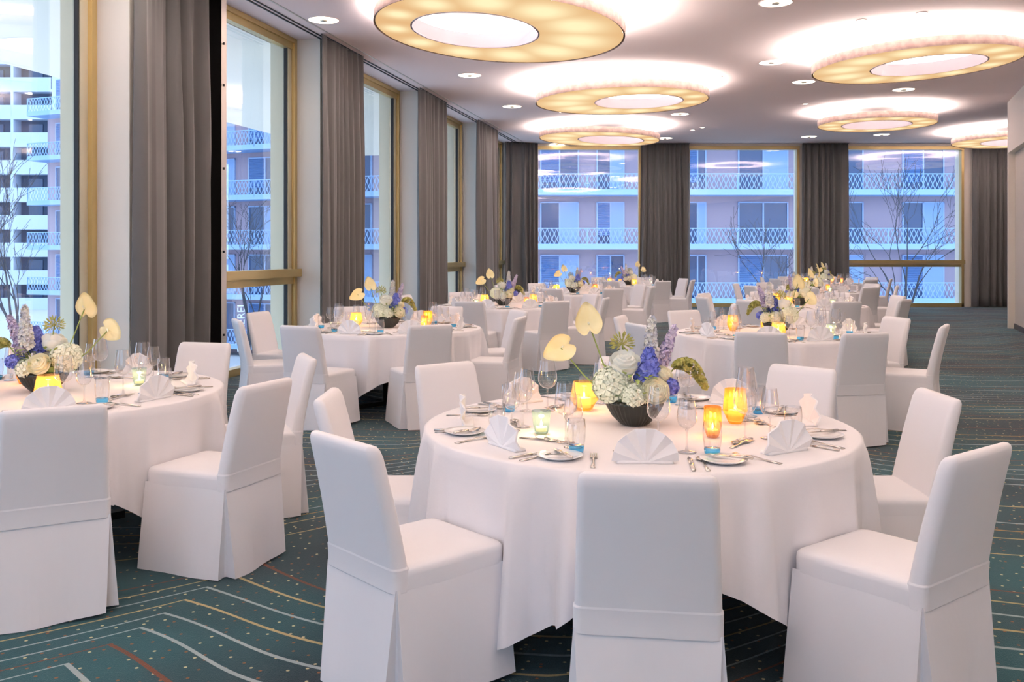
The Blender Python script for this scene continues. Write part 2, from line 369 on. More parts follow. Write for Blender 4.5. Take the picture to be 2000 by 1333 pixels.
for k, (a_, b2) in enumerate(((-5.6,-3.2),(-2.4,0))):  # unseen windows added so daylight from behind reaches the chair backs
    r = empty('window_%d' % (10+k), ((a_+b2)/2, BACKY-.1, 0)); tag(r, 'added fill daylight window %s behind the photographer, out of view' % ('on the left','on the right')[k], 'window', kind='structure')
    mb = MB()
    for q in ((a_,a_+.07),(b2-.07,b2)): mb.box((q[0],BACKY-.15,0),(q[1],BACKY-.05,HEAD))
    mb.box((a_,BACKY-.15,0),(b2,BACKY-.05,.1)); mb.box((a_,BACKY-.15,HEAD-.09),(b2,BACKY-.05,HEAD)); obj('frame', loc_mb(mb, r).mesh('frame','gold_frame'), r)
    mb = MB(); mb.box((a_+.07,BACKY-.1,.1),(b2-.07,BACKY-.093,HEAD-.09)); obj('pane', loc_mb(mb, r).mesh('pane','pane'), r)
mb = MB(); mb.box((17,RY-2,0),(17.2,FARY+.3,CEIL)); mb.box((RX+.3,RY-2.2,0),(17,RY-2,CEIL)); struct('wall_alcove', mb, 'wall', 'cream alcove wall beyond the right-hand wall end', 'wall')

# ------------------------------------------------------------------ curtains
def curtain(p0, p1, outward, label, folds, amp=.065, flare=0, seed=0):
    rnd = random.Random(seed); p0 = Vector(p0); p1 = Vector(p1); d = p1-p0; Lc = d.length; d.normalize(); nrm = Vector(outward)
    c = (p0+p1)/2; n = folds*10; rows = 14; ph = [rnd.uniform(.75,1.3) for _ in range(folds+2)]; H = CEIL-.016
    secs_f, secs_b = [], []
    for i in range(rows+1):
        t = i/rows; z = H*(1-t)+.012*t; ff, fb = [], []
        for j in range(n+1):
            s = j/n; k = int(s*folds); a_ = amp*(.5+.5*min(1,t*2.5))*ph[min(k,folds)]
            w_ = s*folds + .55*math.sin(4.1*s+seed*1.7)+.30*math.sin(9.7*s+seed) + .10*math.sin(2.0*t+k+seed)
            off = a_*math.sin(2*PI*w_) + .35*a_*math.sin(2*PI*w_*1.9+1.3*seed)
            if t < .12: off += (.12-t)/.12*.018*math.sin(2*PI*s*folds*3.1)
            sp = (s-.5)*(1+flare*t) + .5 + .006*math.sin(3*t+7*s)
            q = p0 + d*(Lc*sp) + nrm*off - c; ff.append((q.x,q.y,z)); q2 = q - nrm*.008; fb.append((q2.x,q2.y,z))
        secs_f.append(ff); secs_b.append(fb)
    mb = MB(); m_ = n+1
    rings = [secs_f[i]+list(reversed(secs_b[i])) for i in range(rows+1)]
    mb.loft(rings, True, True, True)
    r = empty('curtain', (c.x,c.y,0)); tag(r, label, 'curtain', 'charcoal floor-length curtains')
    obj('drape', mb.mesh('drape','curtain',True), r)
    hb = MB(); hp = [p0-c+nrm*.02, p1-c+nrm*.02]
    hb.tube([(hp[0].x,hp[0].y,H+.004),(hp[1].x,hp[1].y,H+.004)], .008, 6); obj('header_tape', hb.mesh('header_tape','darkmetal'), r)
    return r
def lcur(y0, y1, label, folds, seed, amp=.06):
    a_, b2 = LW(y0,-.13,0), LW(y1,-.13,0); curtain(a_, b2, -WN, label, folds, seed=seed, amp=amp)
lcur(8.60, 9.70, 'widest charcoal curtain, nearest on the left beside the black slot', 5, 1, .075)
lcur(12.52, 13.92, 'second charcoal curtain along the left wall', 7, 2)
lcur(16.64, 18.25, 'third charcoal curtain along the left wall', 7, 3)
lcur(20.65, 22.5, 'fourth charcoal curtain along the left wall', 7, 4)
curtain((-.18,24.75,0), (fx(1050),25.13,0), (0,-1,0), 'charcoal curtain in the far left corner', 5, seed=5)
curtain((fx(1250),25.12,0), (fx(1344),25.12,0), (0,-1,0), 'charcoal curtain between the first two far windows', 7, flare=.06, seed=6)
curtain((fx(1563),25.12,0), (fx(1653),25.12,0), (0,-1,0), 'charcoal curtain left of the far window with transom', 7, flare=.06, seed=7)
curtain((fx(1894),25.12,0), (fx(2000),25.12,0), (0,-1,0), 'charcoal curtain at the far right beside the wall end', 8, flare=.03, seed=8)

# ------------------------------------------------------------------ ceiling lamps
def ring_lamp(x, y, d, hx, hy, roll, pitch, label, zb=4.11, nb=11):
    r = empty('ring_lamp', (x,y,zb)); tag(r, label, 'lamp', 'ring pendant lamps')
    r.rotation_euler = (pitch, roll, 0)
    R = d/2; rh = .75 if d > 2.5 else .67; n = 96; H = .125
    O = lambda a,k: (R*k*math.cos(a), R*k*math.sin(a)); I = lambda a: (hx+rh*math.cos(a), hy+rh*math.sin(a))
    A = [2*PI*i/n for i in range(n)]
    mb = MB(); mb.loft([[(*O(a,1),z) for a in A] for z in (0,H)] + [[(*O(a,.985),z) for a in A] for z in (H,.012)], True, False, False); obj('outer_band', mb.mesh('outer_band','leafgold',True), r)
    mb = MB(); mb.loft([[(*I(a),z) for a in A] for z in (H+.05,0)] , True, False, False)  # inner wall extended above the rim to shade the ceiling over the hole
    mb.loft([[(hx+(rh+.02)*math.cos(a),hy+(rh+.02)*math.sin(a),z) for a in A] for z in (0,H+.05)], True, False, False); obj('inner_band', mb.mesh('inner_band','innerband',True), r)
    # diffuser with bulb attribute
    K = 14; vs = []; fs = []; val = []
    glow_spots = []
    for k in range(nb):
        a = 2*PI*(k+.3)/nb; p, q = O(a,1), I(a); glow_spots.append(((p[0]+q[0])/2,(p[1]+q[1])/2, .42*math.hypot(p[0]-q[0],p[1]-q[1])))
    n2 = 160
    for i in range(n2):
        a = 2*PI*i/n2; p = O(a,.985); q = (hx+(rh+.02)*math.cos(a), hy+(rh+.02)*math.sin(a))
        for k in range(K+1):
            t = k/K; X = p[0]*(1-t)+q[0]*t; Y = p[1]*(1-t)+q[1]*t; vs.append((X,Y,.008))
            g = max(math.exp(-((X-bx)**2+(Y-by)**2)/(2*(.55*br)**2)) for bx,by,br in glow_spots); val.append(min(1,1.15*g))
    for i in range(n2):
        for k in range(K):
            a0 = i*(K+1)+k; a1 = ((i+1)%n2)*(K+1)+k; fs.append((a0,a0+1,a1+1,a1))
    mb = MB(); mb.add(vs, fs); me = mb.mesh('diffuser','diff',True); at = me.attributes.new('bulb_glow','FLOAT','POINT'); at.data.foreach_set('value', val); obj('diffuser', me, r)
    # up-light strip lying in the open top of the ring
    mb = MB(); mb.loft([[(O(a,1)[0]*u+I(a)[0]*(1-u), O(a,1)[1]*u+I(a)[1]*(1-u), .10) for a in A] for u in (.92,.64)], True, False, False); obj('uplight_strip', mb.mesh('uplight_strip','uplight'), r)
    mb = MB(); mb.loft([[(O(a,1)[0]*u+I(a)[0]*(1-u), O(a,1)[1]*u+I(a)[1]*(1-u), .03) for a in A] for u in (.97,.05)], True, False, False); obj('tray', mb.mesh('tray','innerband'), r)
    Rm = Euler((pitch, roll, 0)).to_matrix()
    for k in range(4):
        a = PI/4+PI/2*k; p = O(a,.97); mb = MB(); mb.tube([(p[0],p[1],H-.01),(p[0],p[1],(CEIL-.006-zb-Rm[2][0]*p[0]-Rm[2][1]*p[1])/Rm[2][2])], .003, 5); obj('cable', mb.mesh('cable','alu'), r)
    return r
D2 = math.radians
ring_lamp(-.15, 11.1, 2.98, -.29, 0, D2(3.4), D2(-2), 'largest ring lamp, above the second left-hand table')
ring_lamp(1.91, 16.24, 3.0, .3, 0, D2(-.8), 0, 'ring lamp in the middle of the ceiling, second in the left row')
ring_lamp(2.03, 21.7, 2.8, .27, 0, D2(1.9), 0, 'flattest ring lamp, close to the far left window')
ring_lamp(5.67, 13.1, 2.78, .18, 0, D2(-2.4), 0, 'ring lamp at upper right, nearest in the right row')
ring_lamp(7.51, 19.2, 2.32, 0, 0, 0, 0, 'smaller ring lamp in front of the right far window')
ring_lamp(12.0, 22.2, 2.8, 0, 0, 0, 0, 'ring lamp half hidden behind the right-hand wall end')
ring_lamp(-2.4, 5.9, 2.9, -.2, 0, 0, 0, 'ring lamp over the nearest left-hand table, above the view')
ring_lamp(2.6, 6.6, 2.9, .2, 0, 0, 0, 'ring lamp over the nearest right-hand table, above the view')
ring_lamp(-3.2, .6, 2.9, 0, 0, 0, 0, 'ring lamp left of the photographer, above the view')
ring_lamp(.6, .6, 2.9, 0, 0, 0, 0, 'ring lamp above the photographer, out of view')

def lathe_me(name, prof, m, n=28, cap0=False, cap1=False): return MB().lathe(prof, n, cap0=cap0, cap1=cap1).mesh(name, m, True)
DL_trim = lathe_me('trim', [(.20,.0),(.205,-.006),(.19,-.008),(.185,0)], 'ceil')
DL_disc = lathe_me('lens', [(.185,-.003),(.05,-.003)], 'downlight')
DL_core = lathe_me('core', [(.05,-.004),(.045,-.02),(.0001,-.022)], 'alu', 14)
SD_trim = lathe_me('trim', [(.07,.0),(.072,-.006),(.055,-.008),(.05,0)], 'ceil', 18)
SD_disc = lathe_me('lens', [(.05,-.003),(.0001,-.003)], 'downlight', 18)
def ceil_pt(px, py): y = (CEIL-EYE)*F/(HOR-py); return ((px-1000)/F*y, y, CEIL)
big = [(632,39,'beside the curtain track, nearest on the left'),(917,147,'left of the middle ring lamp'),(1000,208,'left of the flattest ring lamp'),
       (1515,5,'at the top edge, left of the upper right ring lamp'),(1507,122,'between the middle and upper right ring lamps'),(1570,160,'touching the left tip of the upper right ring lamp'),
       (1765,175,'just below the upper right ring lamp'),(1328,223,'below the right end of the middle ring lamp'),(1299,270,'right of the flattest ring lamp'),
       (1580,267,'above the third far curtain'),(1722,263,'below the smaller ring lamp'),(1088,281,'above the first far window')]
def dl_light(r):
    ld = bpy.data.lights.new('downlight_lamp','SPOT'); ld.energy = SPOT_W; ld.color = (1,.93,.88); ld.shadow_soft_size = .17; ld.spot_size = 2.6; ld.spot_blend = 1
    lo = bpy.data.objects.new('downlight_lamp', ld); COL.objects.link(lo); lo.parent = r; lo.location = (0,0,-.03)
for px, py, t in big:
    r = empty('downlight', ceil_pt(px,py)); tag(r, 'round glowing downlight '+t, 'downlight', 'large round downlights')
    obj('trim', DL_trim, r); obj('lens', DL_disc, r); obj('core', DL_core, r); dl_light(r)
for x_, y_, t in [(-3.2,8.2,'over the nearest left-hand window'),(-3.9,3.6,'over the left edge'),(-1.2,3.0,'over the left front'),(.6,8.6,'between the second tables'),(1.2,2.6,'over the front chair'),
                  (3.2,4.2,'over the right front'),(-3,-1.5,'behind the photographer to the left'),(0,-1.8,'behind the photographer'),(4.6,8.4,'over the right aisle'),(-1.0,6.0,'between the nearest tables')]:  # unseen extra downlights added to brighten the near part of the room
    r = empty('downlight', (x_,y_,CEIL)); tag(r, 'added fill downlight above the view '+t, 'downlight', 'large round downlights')
    obj('trim', DL_trim, r); obj('lens', DL_disc, r); obj('core', DL_core, r); dl_light(r)
for px, py, t in [(1683,39,'above the upper right ring lamp'),(1800,25,'at the top right above the ring lamp'),(1403,150,'right of the middle ring lamp'),(1372,249,'in the pair near the far wall, right one'),
                  (1353,254,'in the pair near the far wall, left one'),(1573,203,'left of the smaller ring lamp'),(1097,219,'under the left part of the middle ring lamp'),(1150,219,'under the centre of the middle ring lamp')]:
    r = empty('spotlight', ceil_pt(px,py)); tag(r, 'tiny recessed ceiling spot '+t, 'spotlight', 'tiny recessed spots')
    obj('trim', SD_trim, r); obj('lens', SD_disc, r)

# ------------------------------------------------------------------ chair
def chair_meshes():
    out = {}
    # back: lofted rounded rectangle, leaning backwards, curved in plan
    secs = []
    zs = [.401,.4018,.404,.440,.4735,.4745,.4795,.481,.50,.58,.66,.74,.80,.84,.862,.875,.88]
    for z in zs:
        t = max(0,(z-.455)/(.88-.455)); hw = .2115-.0155*t; hd = .033-.005*t
        if z < .477: hw, hd = .2145, .0350
        cy = -.226-.101*t-.02*t*t
        k = 1.0
        if z > .85: k = {.862:.985,.875:.955,.88:.90}.get(z,1)
        hdk = hd*(1 if z < .86 else {.862:.92,.875:.65,.88:.3}[z])
        ring = []
        for (x,y) in rrect(hw*k, hdk, min(.026,hdk*.95), 4):
            lift = .010*(1-(x/.2)**2) if z > .83 else 0
            ring.append((x, cy+y+.030*(x/.2)**2*t, z+lift))
        secs.append(ring)
    out['back_cover'] = MB().loft(secs).mesh('back_cover','cover',True)
    # seat with soft edge; its side is the band around the whole chair
    secs = []
    for z, g in ((.398,-.001),(.3988,.002),(.401,.0022),(.42,.0015),(.45,.002),(.466,.000),(.475,-.008),(.481,-.035),(.485,-.12)):
        secs.append([(x, y, z) for x,y in rrect(.2115+g, .235+g, .032 if g > -.1 else .02, 4, -.024)])
    out['seat_cover'] = MB().loft(secs).mesh('seat_cover','cover',True)
    # skirt with an inverted pleat at each rear corner
    def loop(t):
        hw = .213+.032*t; y0 = -.255-.040*t; y1 = .212+.018*t; op = .004+.050*t; dp = .004+.055*t; P = []
        def seg(p, q, n, amp=0, ph=0):
            for i in range(n):
                s = i/n; x = p[0]+(q[0]-p[0])*s; y = p[1]+(q[1]-p[1])*s; L_ = math.hypot(q[0]-p[0],q[1]-p[1]); o = amp*t*math.sin(s*PI*2+ph)*math.sin(s*PI)
                P.append((x+(q[1]-p[1])/L_*o, y-(q[0]-p[0])/L_*o))
        seg((-hw+op,y0),(hw-op,y0),14,.010,.6)
        seg((hw-op,y0),(hw-op*1.25,y0+dp),2); seg((hw-op*1.25,y0+dp),(hw-dp,y0+op*1.25),3); seg((hw-dp,y0+op*1.25),(hw,y0+op),2)
        seg((hw,y0+op),(hw,y1),12,.008,2); seg((hw,y1),(-hw,y1),12,.008,1)
        seg((-hw,y1),(-hw,y0+op),12,.008,3)
        seg((-hw,y0+op),(-hw+dp,y0+op*1.25),2); seg((-hw+dp,y0+op*1.25),(-hw+op*1.25,y0+dp),3); seg((-hw+op*1.25,y0+dp),(-hw+op,y0),2)
        return P
    secs = []
    for i in range(9):
        t = i/8; z = .412*(1-t)+.014*t; lp = loop(t); secs.append([(x,y,z+ (.012*math.sin(7*x+3*y) if i == 8 else 0)) for x,y in lp])
    me = MB().loft(secs, True, False, False).mesh('skirt','cover')
    out['skirt'] = me
    out['leg'] = MB().box((-.012,-.012,0),(.012,.012,.40)).mesh('leg','darkmetal')
    return out
CH = chair_meshes()
def chair(x, y, face, label, legs):
    r = empty('banquet_chair', (x,y,0), face-PI/2); tag(r, label, 'chair', 'white covered banquet chairs')
    for k in ('back_cover','seat_cover','skirt'): obj(k, CH[k], r)
    if legs:
        for sx in (-1,1):
            for yy in (-.20,.19): obj('leg', CH['leg'], r, (sx*.185,yy,0))
    return r

# ------------------------------------------------------------------ tableware meshes
def extr(mb, outline, z0, z1):
    n = len(outline); return mb.loft([[(x,y,z0) for x,y in outline],[(x,y,z1) for x,y in outline]])
def knife_me(L=.22):
    mb = MB(); h = L/2
    mb.loft([[(-.006,-h,0),(.006,-h,0),(.006,-h,.007),(-.006,-h,.007)],[(-.007,-h*.2,.0),(.007,-h*.2,0),(.007,-h*.2,.008),(-.007,-h*.2,.008)],[(-.005,0,0),(.005,0,0),(.005,0,.006),(-.005,0,.006)]])
    mb.loft([[(-.006,0,.001),(.009,0,.001),(.009,0,.003),(-.006,0,.003)],[(-.007,h*.7,.001),(.011,h*.7,.001),(.011,h*.7,.003),(-.007,h*.7,.003)],[(-.002,h,.001),(.001,h,.001),(.001,h,.003),(-.002,h,.003)]])
    return mb
def fork_me(L=.20):
    mb = MB(); h = L/2
    mb.loft([[(-.008,-h,0),(.008,-h,0),(.008,-h,.003),(-.008,-h,.003)],[(-.004,-h*.3,.003),(.004,-h*.3,.003),(.004,-h*.3,.006),(-.004,-h*.3,.006)],[(-.004,h*.25,.008),(.004,h*.25,.008),(.004,h*.25,.011),(-.004,h*.25,.011)],[(-.012,h*.48,.004),(.012,h*.48,.004),(.012,h*.48,.007),(-.012,h*.48,.007)]])
    for k in range(4):
        x = -.0105+.007*k; mb.loft([[(x-.002,h*.46,.004),(x+.002,h*.46,.004),(x+.002,h*.46,.007),(x-.002,h*.46,.007)],[(x-.002,h*.8,.003),(x+.002,h*.8,.003),(x+.002,h*.8,.006),(x-.002,h*.8,.006)],[(x-.001,h,.008),(x+.001,h,.008),(x+.001,h,.010),(x-.001,h,.010)]])
    return mb
def spoon_me(L=.20):
    mb = MB(); h = L/2
    mb.loft([[(-.008,-h,0),(.008,-h,0),(.008,-h,.003),(-.008,-h,.003)],[(-.004,-h*.3,.003),(.004,-h*.3,.003),(.004,-h*.3,.006),(-.004,-h*.3,.006)],[(-.004,h*.4,.008),(.004,h*.4,.008),(.004,h*.4,.011),(-.004,h*.4,.011)]])
    rings = []
    for i in range(7):
        t = i/6; yy = h*.38+(h*.62)*t; ww = .021*math.sin(PI*min(1,.12+t*.88))**.6; dz = -.006*math.sin(PI*t)
        rings.append([(-ww,yy,.009),(-ww*.5,yy,.006+dz),(ww*.5,yy,.006+dz),(ww,yy,.009),(ww*.5,yy,.0085+dz),(-ww*.5,yy,.0085+dz)])
    mb.loft(rings); return mb
TW = {}
TW['knife'] = knife_me().mesh('knife','steel',True); TW['fork'] = fork_me().mesh('fork','steel',True); TW['spoon'] = spoon_me().mesh('spoon','steel',True)
TW['butter'] = knife_me(.17).mesh('butter_knife','steel',True); TW['dfork'] = fork_me(.165).mesh('dessert_fork','steel',True); TW['dspoon'] = spoon_me(.165).mesh('dessert_spoon','steel',True)
TW['plate'] = MB().lathe([(.0001,.006),(.050,.006),(.060,.010),(.083,.015),(.085,.0135),(.062,.004),(.048,.0),(.0001,.0)], 32).mesh('plate','china',True)
def wine(h, r, name):
    sh = h*.44
    st = MB().lathe([(.0001,.0),(.036,.0),(.037,.002),(.020,.005),(.006,.010),(.0038,.025),(.0036,sh-.012),(.006,sh-.002),(.0001,sh)], 18).mesh('stem','crystal',True)
    p = []; n = 10
    for i in range(n+1):
        t = i/n; rr = r*(math.sin(PI*min(1,(t*1.35)/2*1.02)**.75) if t < .45 else 1-.30*((t-.45)/.55)**1.6)
        p.append((max(.0015, rr), sh+(h-sh)*t))
    # smooth belly
    p = [(r*x, sh+(h-sh)*z) for x,z in ((.05,0),(.45,.03),(.78,.12),(.95,.24),(1,.36),(.97,.5),(.90,.66),(.82,.82),(.75,1.0))]
    q = p + [(p[-1][0]-.0009,p[-1][1])] + [(a_-.0012,b__+.0008) for a_,b__ in reversed(p[1:-1])]
    bo = MB().lathe(p, 20).mesh('bowl','crystal',True)
    return st, bo
TW['wine_l'] = wine(.235,.045,'l'); TW['wine_s'] = wine(.20,.037,'s')
TW['tum_body'] = MB().lathe([(.030,.028),(.0345,.06),(.035,.09),(.032,.125),(.0312,.1255)], 20).mesh('body','crystal',True)
TW['tum_base'] = MB().lathe([(.0001,.0),(.026,.0),(.029,.012),(.030,.028),(.0001,.026)], 20).mesh('base','blueglass',True)
def napkin_me():
    # fan: pleated half disc standing upright on a folded base
    mb = MB(); n = 10; R = .118; secs_o = []; pts = []
    for i in range(n+1):
        a = PI*(i/n); d = .008 if i % 2 else -.008
        pts.append((-R*math.cos(a), d*1.2, .012+R*math.sin(a)*1.0 + .004))
    c0 = (0,-.006,.010); c1 = (0,.006,.010); vs = []; fs = []
    for side, off in ((0,-.004),(1,.004)):
        vs.append((0,off,.010))
        for rr in (.35,.7,1.0):
            for p in pts: vs.append((p[0]*rr, p[1]*rr+off+.03*(p[2]-.01)*rr, .010+(p[2]-.010)*rr))
    S_ = 1+3*(n+1)
    for s in range(2):
        o = s*S_
        for i in range(n):
            f = [(o, o+1+i, o+2+i)]
            for k in range(2):
                a_ = o+1+k*(n+1)+i; f.append((a_, a_+n+1, a_+n+2, a_+1))
            fs += f if s == 0 else [tuple(reversed(q)) for q in f]
    e0 = 1+2*(n+1)
    for i in range(n): fs.append((e0+i, S_+e0+i, S_+e0+i+1, e0+i+1))
    mb.add(vs, fs)
    return mb
TW['fan'] = napkin_me().mesh('fan','napkin')
TW['fold'] = MB().loft([[(x,y,z) for x,y in rrect(.100*k,.026*k,.008,3,.0)] for z,k in ((0,1),(.006,1.0),(.010,.97),(.013,.8))]).mesh('folded_base','napkin',True)

# ------------------------------------------------------------------ candle holders
def holder(kind, h, rb, rt, rm, m, cr, chh):
    prof = [(.0001,.0),(rb*.8,.0),(rb,.006),(rm,h*.38),((rm+rt)/2,h*.7),(rt,h),(rt-.002,h),((rm+rt)/2-.002,h*.7),(rm-.002,h*.38),(rb-.002,.010),(.0001,.010)]
    fac = 8 if m in ('goldglass','copperglass') else 24
    g = MB().lathe(prof, fac*2).mesh('glass', m, fac == 24)
    c = MB().lathe([(cr,.012),(cr,.012+chh),(cr*.8,.012+chh+.001),(.0001,.012+chh-.003)], 16).mesh('candle','wax',True)
    f = MB().lathe([(.0005,0),(.0042,.006),(.0045,.011),(.0022,.020),(.0002,.028)], 10, (0,0,.012+chh+.002)).mesh('flame','flame',True)
    return g, c, f, .012+chh+.014
HD = {'gold': holder('gold',.150,.030,.045,.054,'goldglass',.030,.045), 'copper': holder('copper',.125,.024,.034,.037,'copperglass',.022,.020),
      'smoky': holder('smoky',.096,.028,.040,.034,'greyglass',.024,.016), 'amber': holder('amber',.135,.038,.050,.066,'amberglass',.032,.045)}
HNAME = {'gold':'gold faceted candle holder','copper':'slim copper glass candle holder','smoky':'small smoky blue tealight glass','amber':'rounded amber glass candle holder'}
def candle(kind, x, y, z, label, light=True):
    g, c, f, fz = HD[kind]; r = empty('candle_holder', (x,y,z), random.uniform(0,1)); tag(r, label, 'candle holder', 'lit candle holders on the tables')
    obj('glass', g, r); cd = obj('candle', c, r); obj('flame', f, cd)
    if light:
        ld = bpy.data.lights.new('candle_light','POINT'); ld.energy = .62; ld.color = (1,.55,.22); ld.shadow_soft_size = .012
        lo = bpy.data.objects.new('candle_light', ld); COL.objects.link(lo); lo.parent = cd; lo.location = (0,0,fz+.03)

# ------------------------------------------------------------------ flowers
rf = random.Random(3)
def floret(mb, c, n, s, up=None):
    c = Vector(c); n = Vector(n).normalized(); a_ = n.orthogonal().normalized(); b2 = n.cross(a_); ph = rf.uniform(0,PI)
    for k in range(4):
        t = ph+k*PI/2; d = math.cos(t)*a_+math.sin(t)*b2; e = -math.sin(t)*a_+math.cos(t)*b2
        mb.add([c, c+d*s*.6+e*s*.45+n*s*.22, c+d*s*1.05+n*s*.12, c+d*s*.6-e*s*.45+n*s*.22], [(0,1,2,3)])
def ball(R, n, s, m, squash=1):
    mb = MB()
    mb.lathe([(.0001,-R*.8*squash),(R*.7,-R*.5*squash),(R*.86,0),(R*.7,R*.5*squash),(.0001,R*.84*squash)], 10)
    for i in range(n):
        z = 1-2*(i+.5)/n; a_ = i*2.39996; q = math.sqrt(max(0,1-z*z)); d = Vector((q*math.cos(a_),q*math.sin(a_),z*squash)); floret(mb, d*R*rf.uniform(.88,1.02), d, s*rf.uniform(.85,1.15))
    return mb.mesh('florets', m)
def rose_me(R, m, name):
    mb = MB()
    for lay, (rr, hh, k, op) in enumerate(((.25,.95,4,.0),(.45,.95,5,.12),(.66,.88,6,.3),(.85,.72,7,.55),(1.0,.5,7,.9))):
        for j in range(k):
            a0 = 2*PI*(j+.5*lay*.7)/k; wd = 2*PI/k*.78; G = []
            for u in range(5):
                a_ = a0+wd*(u/4-.5)*1.3
                for v in range(4):
                    t = v/3; r_ = R*(rr*(.35+.65*math.sin(t*PI*.5)) + op*.18*t*t); zz = R*(-.75+ (hh+.75)*t - .16*((u-2)/2)**2*t)
                    G.append((r_*math.cos(a_), r_*math.sin(a_), zz))
            mb.add(G, [(u*4+v,(u+1)*4+v,(u+1)*4+v+1,u*4+v+1) for u in range(4) for v in range(3)])
    mb.lathe([(.0001,-R*.8),(R*.7,-R*.6),(R*1.0,-.1*R),(R*.92,R*.22),(R*.68,R*.58),(R*.42,R*.74),(.0001,R*.8)], 16)
    return mb.mesh(name, m, True)
def spike_me(h, r0, n, m, s=.016):
    mb = MB()
    for i in range(n):
        t = (i+.5)/n; a_ = i*2.39996; rr = r0*(1-.75*t**1.6); d = Vector((math.cos(a_),math.sin(a_),.35)); floret(mb, (rr*.8*d.x, rr*.8*d.y, h*t+rf.uniform(-.004,.004)), d+Vector((rf.uniform(-.4,.4),rf.uniform(-.4,.4),rf.uniform(-.3,.3))), s*(1.15-.5*t))
        floret(mb, (rr*.45*d.x, rr*.45*d.y, h*t), d, s*(1-.5*t))
        if t > .8: floret(mb, (0,0,h*t), (0,0,1), s*.5)
    mb.lathe([(r0*.3,0),(r0*.25,h*.4),(.001,h*.95)], 8); return mb.mesh('florets', m)
def anth_me():
    # heart-shaped spathe in the XZ plane, tip up, slightly cupped towards -Y
    n = 28; rings = []; 
    def heart(a_):
        x = .058*math.sin(a_)*(1+.12*math.cos(a_)); z = .088*(-math.cos(a_))*1.0
        if z < 0: z = z*.75+.028*math.exp(-(x/.013)**2)
        else: x *= (1-.35*(z/.088)**1.5)
        return x, z
    vs = []; fs = []
    for k in range(5):
        q = k/4
        for i in range(n):
            x, z = heart(2*PI*i/n); X, Z = x*q, -.012*(1-q)+z*q
            vs.append((X, -.018*(q*q)*(1 if abs(x)>.02 else .6) + .010*math.sin(6*X/.05)*q*.25 + .02*Z/.078*q, Z))
    for k in range(4):
        for i in range(n): j = (i+1)%n; fs.append((k*n+i,k*n+j,(k+1)*n+j,(k+1)*n+i))
    o = len(vs); vs2 = [(x,y+.0025,z) for x,y,z in vs]; fs2 = [tuple(reversed([i+o for i in f])) for f in fs]
    rim = [(4*n+i, o+4*n+i, o+4*n+(i+1)%n, 4*n+(i+1)%n) for i in range(n)]
    mb = MB(); mb.add(vs+vs2, fs+fs2+rim); return mb.mesh('spathe','anth',True)
FL = {}
FL['hydr'] = ball(.080, 110, .027, 'hydr', .9); FL['hydr_s'] = ball(.052, 55, .022, 'hydr', .85); FL['ran'] = rose_me(.058,'ranun','petals'); FL['rose'] = rose_me(.052,'rose','petals'); FL['rose_s'] = rose_me(.036,'rose','petals')
FL['hya'] = spike_me(.12,.056,70,'blue',.030); FL['blu_s'] = ball(.030, 26, .022, 'blue'); FL['del'] = spike_me(.21,.034,60,'pale',.026); FL['del2'] = spike_me(.20,.032,60,'lilac',.025)
FL['anth'] = anth_me()
FL['spadix'] = MB().lathe([(.0001,0),(.005,.004),(.004,.04),(.0001,.046)], 8).mesh('spadix','rose',True)
mb = MB()
for i in range(46):
    z = 1-1.5*(i+.5)/46; a_ = i*2.39996; q = math.sqrt(max(0,1-z*z)); d = Vector((q*math.cos(a_),q*math.sin(a_),z)); mb.tube([d*.004,d*.036], .0009, 4); mb.tube([d*.034,d*.046,d*.058],[.0015,.0042,.001],5)
FL['agap'] = mb.mesh('florets','ama')
mb = MB()
for i in range(150):
    t = i/150; p = Vector((.13*t, .0, .03*math.sin(t*2.2)-.12*t*t)); d = Vector((rf.uniform(-1,1),rf.uniform(-1,1),rf.uniform(-1,1))).normalized(); floret(mb, p+d*.028*math.sin(PI*(.12+.8*t)), d, .015)
FL['ama'] = mb.mesh('florets','ama')
mb = MB()
for i in range(60):
    a_ = rf.uniform(0,2*PI); rr = rf.uniform(.04,.14); z = rf.uniform(.0,.13); c = Vector((rr*math.cos(a_),rr*math.sin(a_),z)); d = Vector((math.cos(a_),math.sin(a_),rf.uniform(-.5,.6))).normalized(); e = d.cross(Vector((0,0,1))).normalized()
    mb.add([c, c+d*.02+e*.011+Vector((0,0,.004)), c+d*.048, c+d*.02-e*.011+Vector((0,0,.004))], [(0,1,2,3)])
mb.lathe([(.0001,.03),(.08,.02),(.10,-.01)], 12)
FL['green'] = mb.mesh('leaves','leaf')
BOWL = MB().lathe([(.0001,.002),(.052,.0),(.062,.006),(.095,.04),(.120,.085),(.124,.098),(.117,.112),(.111,.110),(.116,.096),(.09,.045),(.0001,.02)], 136,
    ribs=(0,.03,[0,0,.5,1,1,.8,.3,0,0,0,0])).mesh('bowl','bowl',True)
stem_cache = {}
def stem_me(off):
    key = tuple(round(v,3) for v in off)
    if key not in stem_cache:
        p = Vector(off); q = Vector((-off[0]*.0,0,0))
        mb = MB(); base = Vector((-off[0]*.78,-off[1]*.78,.075-off[2])); mid = base*.5+Vector((off[0]*.08,0,.01)); mb.tube([base, mid, (0,0,-.002)], .0032, 6); stem_cache[key] = mb.mesh('stem','stem',True)
    return stem_cache[key]
